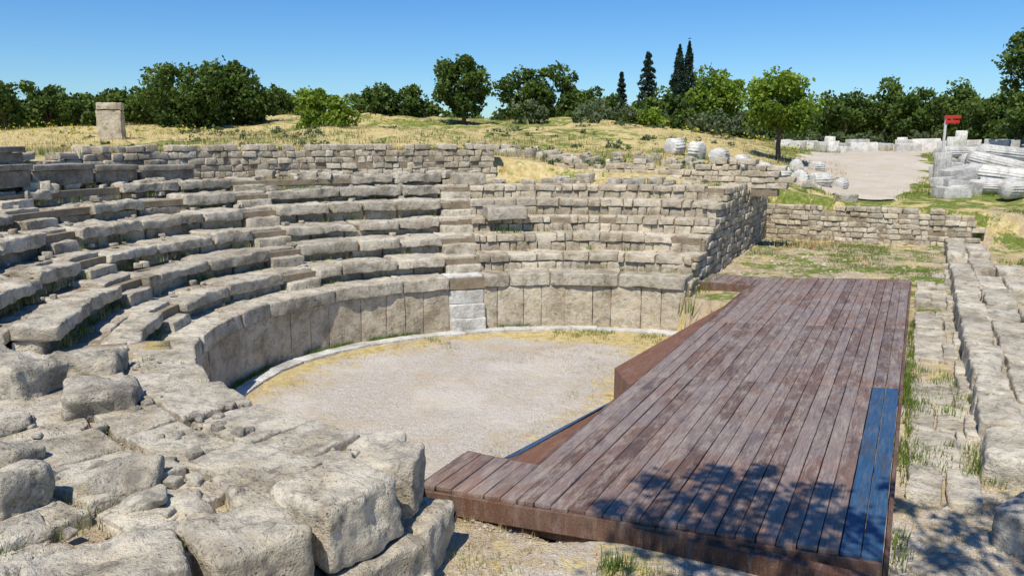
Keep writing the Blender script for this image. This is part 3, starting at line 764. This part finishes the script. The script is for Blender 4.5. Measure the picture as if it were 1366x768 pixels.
for u in np.arange(-120,1500,11):
    Yd=random.uniform(84,104); sc=Yd/1072; x=at(u,Yd); top=random.uniform(130,150)
    if u>1070: top=random.uniform(122,140)
    if u<480: top=random.uniform(120,144)
    if 560<u<690: top=random.uniform(146,156)
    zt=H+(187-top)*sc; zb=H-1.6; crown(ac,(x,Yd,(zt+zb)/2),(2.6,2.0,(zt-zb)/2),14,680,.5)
ac.build("distant_tree_line",oak_l,smooth=False)
ac=Acc()
for q in range(70):
    u=random.choice([random.uniform(700,1010),random.uniform(1040,1400),random.uniform(-60,560)]); Yd=random.uniform(58,80) if u>1000 or u<600 else random.uniform(50,64); x=at(u,Yd); zb=gz(x,Yd); w=random.uniform(.7,1.8)
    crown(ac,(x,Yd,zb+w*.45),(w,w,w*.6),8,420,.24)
for q in range(110):
    u=random.uniform(60,980); Yd=random.uniform(22,50); x=at(u,Yd); zb=gz(x,Yd); w=random.uniform(.12,.5)
    crown(ac,(x,Yd,zb+w*.2),(w*1.5,w*1.2,w*.5),6,160,.09)
ac.build("undergrowth",olive_l,smooth=False)
e=empty("overhanging_tree"); ac=Acc(); bk=Acc(); top=Vector((1.3,-.6,7.3)); tube(bk,(1.6,-3.2,.7),(1.5,-2.0,4.6),.2,.15,9); tube(bk,(1.5,-2.0,4.6),top,.15,.1,9)
targets=[(1.05,5.55,.9,.26),(1.45,5.95,.9,.3),(1.75,5.6,.9,.32),(2.2,5.9,.9,.26),(1.95,6.25,.9,.2),(2.5,5.65,.9,.25),(1.4,5.35,.9,.25),(2.1,5.35,.9,.25),(.75,5.9,.9,.13),(2.55,6.2,.9,.14),(1.2,6.4,.9,.13),(1.75,6.5,.9,.16),(2.2,6.6,.9,.12),
 (.7,4.9,.7,.25),(1.2,4.8,.7,.3),(1.8,4.8,.7,.3),(3.2,5.5,.7,.22),(3.6,5.9,.7,.25),(3.9,5.4,.7,.25),(4.1,6.2,.8,.2),(3.5,4.9,.7,.3),(2.8,4.9,.7,.25),(3.3,6.4,.7,.13)]
for (tx_,ty_,tz_,rd) in targets:
    k=(random.uniform(6.3,7.6)-tz_)/D[2]; c=np.array([tx_,ty_,tz_])+D*k
    n=int(900*rd); pts=c+rng.normal(size=(n,3))*rd*np.array([.62,.62,.5]); leaves(ac,pts,.1,rng.uniform(.2,.8,n))
    tube(bk,top,tuple(c),.035,.012,5)
ac.build("foliage",oak_l,e,smooth=False); bk.build("trunk_and_limbs",bark,e)
def tufts(acc,pts,h,w,nb,spread_=.06):
    n=len(pts)*nb; c=np.repeat(pts,nb,0)+np.column_stack([rng.normal(0,spread_,(n,2)),np.zeros(n)])
    ph=rng.uniform(0,6.28,n); dr=np.column_stack([np.cos(ph),np.sin(ph)]); hh=h*rng.uniform(.45,1.2,n); ln=rng.uniform(.1,.6,n)
    ww=w*rng.uniform(.6,1.2,n); base=c.copy(); base[:,2]-=.02
    pr=np.column_stack([-dr[:,1],dr[:,0],np.zeros(n)])*ww[:,None]*.5
    tip=c+np.column_stack([dr*(hh*ln)[:,None],hh])
    v=np.stack([base-pr,base+pr,tip],1).reshape(-1,3); acc.add(v,tri=np.arange(n*3).reshape(n,3),tint=np.repeat(np.clip(rng.uniform(0,1,n),0,1),3))
def scatter(n,f):
    out=[]
    while len(out)<n:
        p=f()
        if p is not None: out.append(p)
    o=np.array(out); return np.column_stack([o,T(o[:,0],o[:,1])])
def rear():
    Yd=21+45*random.random()**1.6; u=random.uniform(-60,1120); x=at(u,Yd)
    r=math.hypot(x-CX,Yd-CY); n=(x-CX)*NX+(Yd-CY)*NY
    if r<11.8 or n<-6: return None
    if n2([x],[Yd],.3,5)[0]<-.1: return None
    return (x,Yd)
ac=Acc(); p=scatter(4500,rear); tufts(ac,p,.17,.025,7,.14); ac.build("dry_grass",dry_l,smooth=False)
def rightside():
    Yd=random.uniform(24.5,50); u=random.uniform(1020,1420); x=at(u,Yd)
    i=np.argmin((px-x)**2+(py-Yd)**2)
    if math.hypot(px[i]-x,py[i]-Yd)<pw[i]*.95: return None
    return (x,Yd)
ac=Acc(); p=scatter(2400,rightside); tufts(ac,p,.11,.025,7,.12)
p=scatter(1400,lambda:(lambda q:q if q is None or n2([q[0]],[q[1]],.3,8)[0]>.1 else None)(rear())); tufts(ac,p,.17,.03,7,.14)
def stg_f():
    s=random.uniform(7.5,13.7); n=random.uniform(-4.4,-.1)
    if s<9 and n<-.2: return None
    if n2([s],[n],.9,4)[0]<-.1: return None
    return L(s,n,0)[:2]
p=scatter(700,stg_f); tufts(ac,p,.07,.014,9,.06)
def slp():
    s=random.uniform(1,15); n=random.uniform(-10,-5.7)
    if n2([s],[n],.7,6)[0]<0: return None
    return L(s,n,0)[:2]
p=scatter(1000,slp); tufts(ac,p,.1,.018,8,.06)
def rt():
    s=random.uniform(-2,11); n=random.choice([random.uniform(-4.7,-4.5),random.uniform(-3.98,-3.9),random.uniform(-4.6,-4)])
    if n2([s],[n],1.1,6)[0]<.05: return None
    return L(s,n,0)[:2]
p=scatter(480,rt); p[:,2]=.76; tufts(ac,p,.07,.010,11,.05)
ac.build("green_grass",green_l,smooth=False)
ac=Acc(); ad=Acc()
def foot():
    a=random.uniform(66,235); r=random.uniform(5.32,5.40)
    if n2([a],[0],.12,3)[0]<0: return None
    return P(r,a,0)[:2]
p=scatter(700,foot); p[:,2]=0.0; tufts(ac,p,.10,.012,8,.03)
def inner():
    a=random.uniform(66,150); r=5.05-abs(random.gauss(0,.35))
    if n2([a],[0],.2,13)[0]<.1: return None
    return P(r,a,0)[:2]
p=scatter(160,inner); p[:,2]=0.01; tufts(ac,p,.06,.01,7,.04)
pl=[];pd=[]
for q in range(1200):
    i=random.randrange(0,6); a=random.uniform(66,195)
    if n2([a],[i*3],.35,17)[0]<-.05: continue
    x,y,_=P(RR[i]+random.uniform(-.08,.04),a,0); (pl if random.random()<.55 else pd).append((x,y,(1.1 if i==0 else ZZ[i-1])))
for q in range(600):
    a=random.uniform(66,185); x,y,_=P(random.uniform(9.8,10.6),a,0); (pl if random.random()<.6 else pd).append((x,y,2.84 if a>100 else 2.62))
for q in range(240):
    a=random.uniform(100,190); x,y,_=P(random.uniform(10.8,11.2),a,0); (pl if random.random()<.5 else pd).append((x,y,3.48))
tufts(ac,np.array(pl),.11,.013,9,.05); tufts(ad,np.array(pd),.08,.010,8,.05)
pj=[];pk=[]
for q in range(700):
    x=random.uniform(-5,-1.1); y=random.uniform(4.2,8.5)
    if gz(x,y)>1.2 and n2([x],[y],1.2,41)[0]>.0: (pj if random.random()<.75 else pk).append((x,y,1.41))
tufts(ad,np.array(pj),.05,.007,8,.04); tufts(ac,np.array(pk),.06,.008,9,.04)
x,y,_=P(7.0,99,0); tufts(ac,np.array([(x+k*.08,y,1.76) for k in range(-3,4)]),.12,.014,12,.05)
for (x,y,z,h) in [(.22,7.75,.0,.5),(.3,7.9,0,.4),(.15,7.65,0,.35)]: tufts(ac,np.array([(x,y,z)]),h,.015,22,.06)
tufts(ac,np.array([(.72,5.3,.7),(.78,5.25,.7),(.68,5.24,.7),(.75,5.34,.7)]),.18,.012,34,.05)
tufts(ac,np.array([(-.85,4.5,.72),(-.7,4.62,.7),(-.55,4.8,.7),(-.4,5.0,.7),(-.5,4.7,.7)]),.12,.008,34,.06)
tufts(ac,np.array([(-2.75,4.55,1.4),(-2.7,4.7,1.4),(-3.0,4.35,1.4),(-2.95,4.25,1.4),(-3.35,4.95,1.4),(-3.0,4.95,1.4),(-2.85,5.0,1.4)]),.12,.008,34,.07)
for s_ in np.arange(4.8,7,.25): tufts(ac,np.array([L(s_,-.12,.5 if s_<5.6 else .75)]),.35,.018,14,.09)
def dk():
    s=random.uniform(-4,5); n=random.choice([-3.95,-3.97,-4.0]); return L(s,n,0)[:2] if n2([s],[0],1.3,6)[0]>0 else None
p=scatter(90,dk); p[:,2]=.72; tufts(ac,p,.11,.010,10,.03)
def gfor():
    x=random.uniform(-.5,5); y=random.uniform(4.3,8); n=(x-CX)*NX+(y-CY)*NY; s=(x-CX)*SX+(y-CY)*SY
    if n>-3.95 and s>-4.65: return None
    return (x,y) if n2([x],[y],1.6,51)[0]>.35 else None
p=scatter(130,gfor); tufts(ac,p,.06,.007,14,.05)
ac.build("weeds",green_l,smooth=False)
def dfor():
    x=random.uniform(-4.5,5); y=random.uniform(3.6,8)
    z=gz(x,y)
    if n2([x],[y],1.3,21)[0]<.0: return None
    n=(x-CX)*NX+(y-CY)*NY; s=(x-CX)*SX+(y-CY)*SY
    if -4<n<-.3 and s>-4.6: return None
    if z<.4 or z>1.2: return None
    return (x,y)
p=scatter(900,dfor); tufts(ad,p,.05,.006,9,.05)
def dorch():
    a=random.uniform(0,6.28); r=5*math.sqrt(random.random()); x,y=CX+r*math.cos(a),CY+r*math.sin(a)
    s=(x-CX)*SX+(y-CY)*SY; n=(x-CX)*NX+(y-CY)*NY
    if n<-.9: return None
    if s<1.8 and n>.6 and r<4.4: return None
    if n2([x],[y],1.0,22)[0]<-.05: return None
    return (x,y)
p=scatter(1200,dorch); tufts(ad,p,.05,.007,8,.05)
ad.build("dry_grass_short",dry_l,smooth=False)
ac=Acc()
fl=[]
for (u,v0,Yd,n,sp) in [(65,0,40,160,1.6),(240,0,38,60,.8),(520,0,52,60,1.2),(1020,0,45,60,1.5),(905,0,44,40,1.2)]:
    for q in range(n):
        x=at(u,Yd)+random.gauss(0,sp); y=Yd+random.gauss(0,1.5); fl.append((x,y,gz(x,y)+random.uniform(.1,.5)))
leaves(ac,np.array(fl),.16,rng.uniform(.2,1,len(fl))); ac.build("yellow_wildflowers",yellow_l,smooth=False)
def pebbles(acc,pts,size):
    n=len(pts); base=np.array([(1,0,0),(-1,0,0),(0,1,0),(0,-1,0),(0,0,.7),(0,0,-.7)]); f=np.array([(0,2,4),(2,1,4),(1,3,4),(3,0,4),(2,0,5),(1,2,5),(3,1,5),(0,3,5)])
    sz=size*rng.uniform(.4,1.3,(n,1))**1.4; v=pts[:,None,:]+(base[None]*rng.uniform(.6,1.2,(n,6,1)))*sz[:,:,None]*rng.uniform(.6,1.2,(n,1,3))
    idx=(f[None]+np.arange(n)[:,None,None]*6).reshape(-1,3); acc.add(v.reshape(-1,3),tri=idx,tint=np.repeat(rng.uniform(.3,1,n),6))
ac=Acc()
def pf():
    x=random.uniform(-1.6,6.5); y=random.uniform(3.5,8.5)
    n=(x-CX)*NX+(y-CY)*NY; s=(x-CX)*SX+(y-CY)*SY
    if n>-3.9 and s>-4.6: return None
    return (x,y)
p=scatter(7500,pf); pebbles(ac,p,.018)
p=scatter(500,pf); pebbles(ac,p,.04)
def po():
    a=random.uniform(0,6.28); r=5*math.sqrt(random.random()); x,y=CX+r*math.cos(a),CY+r*math.sin(a)
    return (x,y) if (x-CX)*NX+(y-CY)*NY>-1 else None
p=scatter(4000,po); pebbles(ac,p,.012)
p=scatter(1400,lambda:(random.uniform(-5,-.8),random.uniform(3.8,8.5))); p=p[p[:,2]>1]; p[:,2]+=.04; pebbles(ac,p,.022)
p=scatter(700,lambda:L(random.uniform(7,13.8),random.uniform(-4.5,0),0)[:2]); pebbles(ac,p,.04)
p=scatter(900,lambda:L(random.uniform(-3,13),random.uniform(-9,-4.5),0)[:2]); pebbles(ac,p,.04)
p=scatter(1500,rear); p=p[p[:,1]<32]; pebbles(ac,p,.07)
ac.build("pebbles",limestone,smooth=False)
ac=Acc(); pp=[]
for q in range(40):
    x,y,_=L(random.uniform(9,13.5),random.uniform(-4,-.3),0); pp.append((x,y,gz(x,y)+.1))
pp+= [(.6,5.25,.86),(.95,8.2,.2)]
leaves(ac,np.array(pp),.05,rng.random(len(pp))); ac.build("poppies",poppy_m,smooth=False)
# ---------------------------------------------------------------- light, sky, camera
w=bpy.data.worlds.new("World"); scene.world=w; w.use_nodes=True; nt=w.node_tree
sky=nt.nodes.new("ShaderNodeTexSky"); sky.sky_type='NISHITA'; sky.sun_disc=False
sky.sun_elevation=math.asin(D[2]); sky.sun_rotation=math.atan2(D[0],D[1])%(2*math.pi); sky.air_density=1.0; sky.dust_density=.15; sky.ozone_density=3.0
hs=nt.nodes.new("ShaderNodeHueSaturation"); hs.inputs["Saturation"].default_value=1.25
mx=nt.nodes.new("ShaderNodeMix"); mx.data_type='RGBA'; mx.blend_type='MULTIPLY'; mx.inputs[0].default_value=1; mx.inputs[7].default_value=(.60,.82,1.06,1)
nt.links.new(sky.outputs[0],hs.inputs["Color"]); nt.links.new(hs.outputs[0],mx.inputs[6]); nt.links.new(mx.outputs[2],nt.nodes["Background"].inputs[0]); nt.nodes["Background"].inputs[1].default_value=.12
sd=bpy.data.lights.new("sun",'SUN'); sd.energy=5; sd.angle=math.radians(.5); sd.color=(1,.945,.83)
so=bpy.data.objects.new("sun",sd); scene.collection.objects.link(so); so.rotation_euler=Vector(D).to_track_quat('Z','Y').to_euler()
cd=bpy.data.cameras.new("camera"); cd.sensor_width=36; cd.lens=1072/1366*36; cd.clip_end=5000; cd.clip_start=.05
co=bpy.data.objects.new("camera",cd); scene.collection.objects.link(co); co.location=(0,0,H); co.rotation_euler=(math.radians(79.5),0,0)
scene.camera=co
scene.view_settings.view_transform='Standard'; scene.view_settings.look='None'; scene.view_settings.exposure=0
print("VERTS",sum(len(o.data.vertices) for o in bpy.data.objects if o.type=='MESH'))
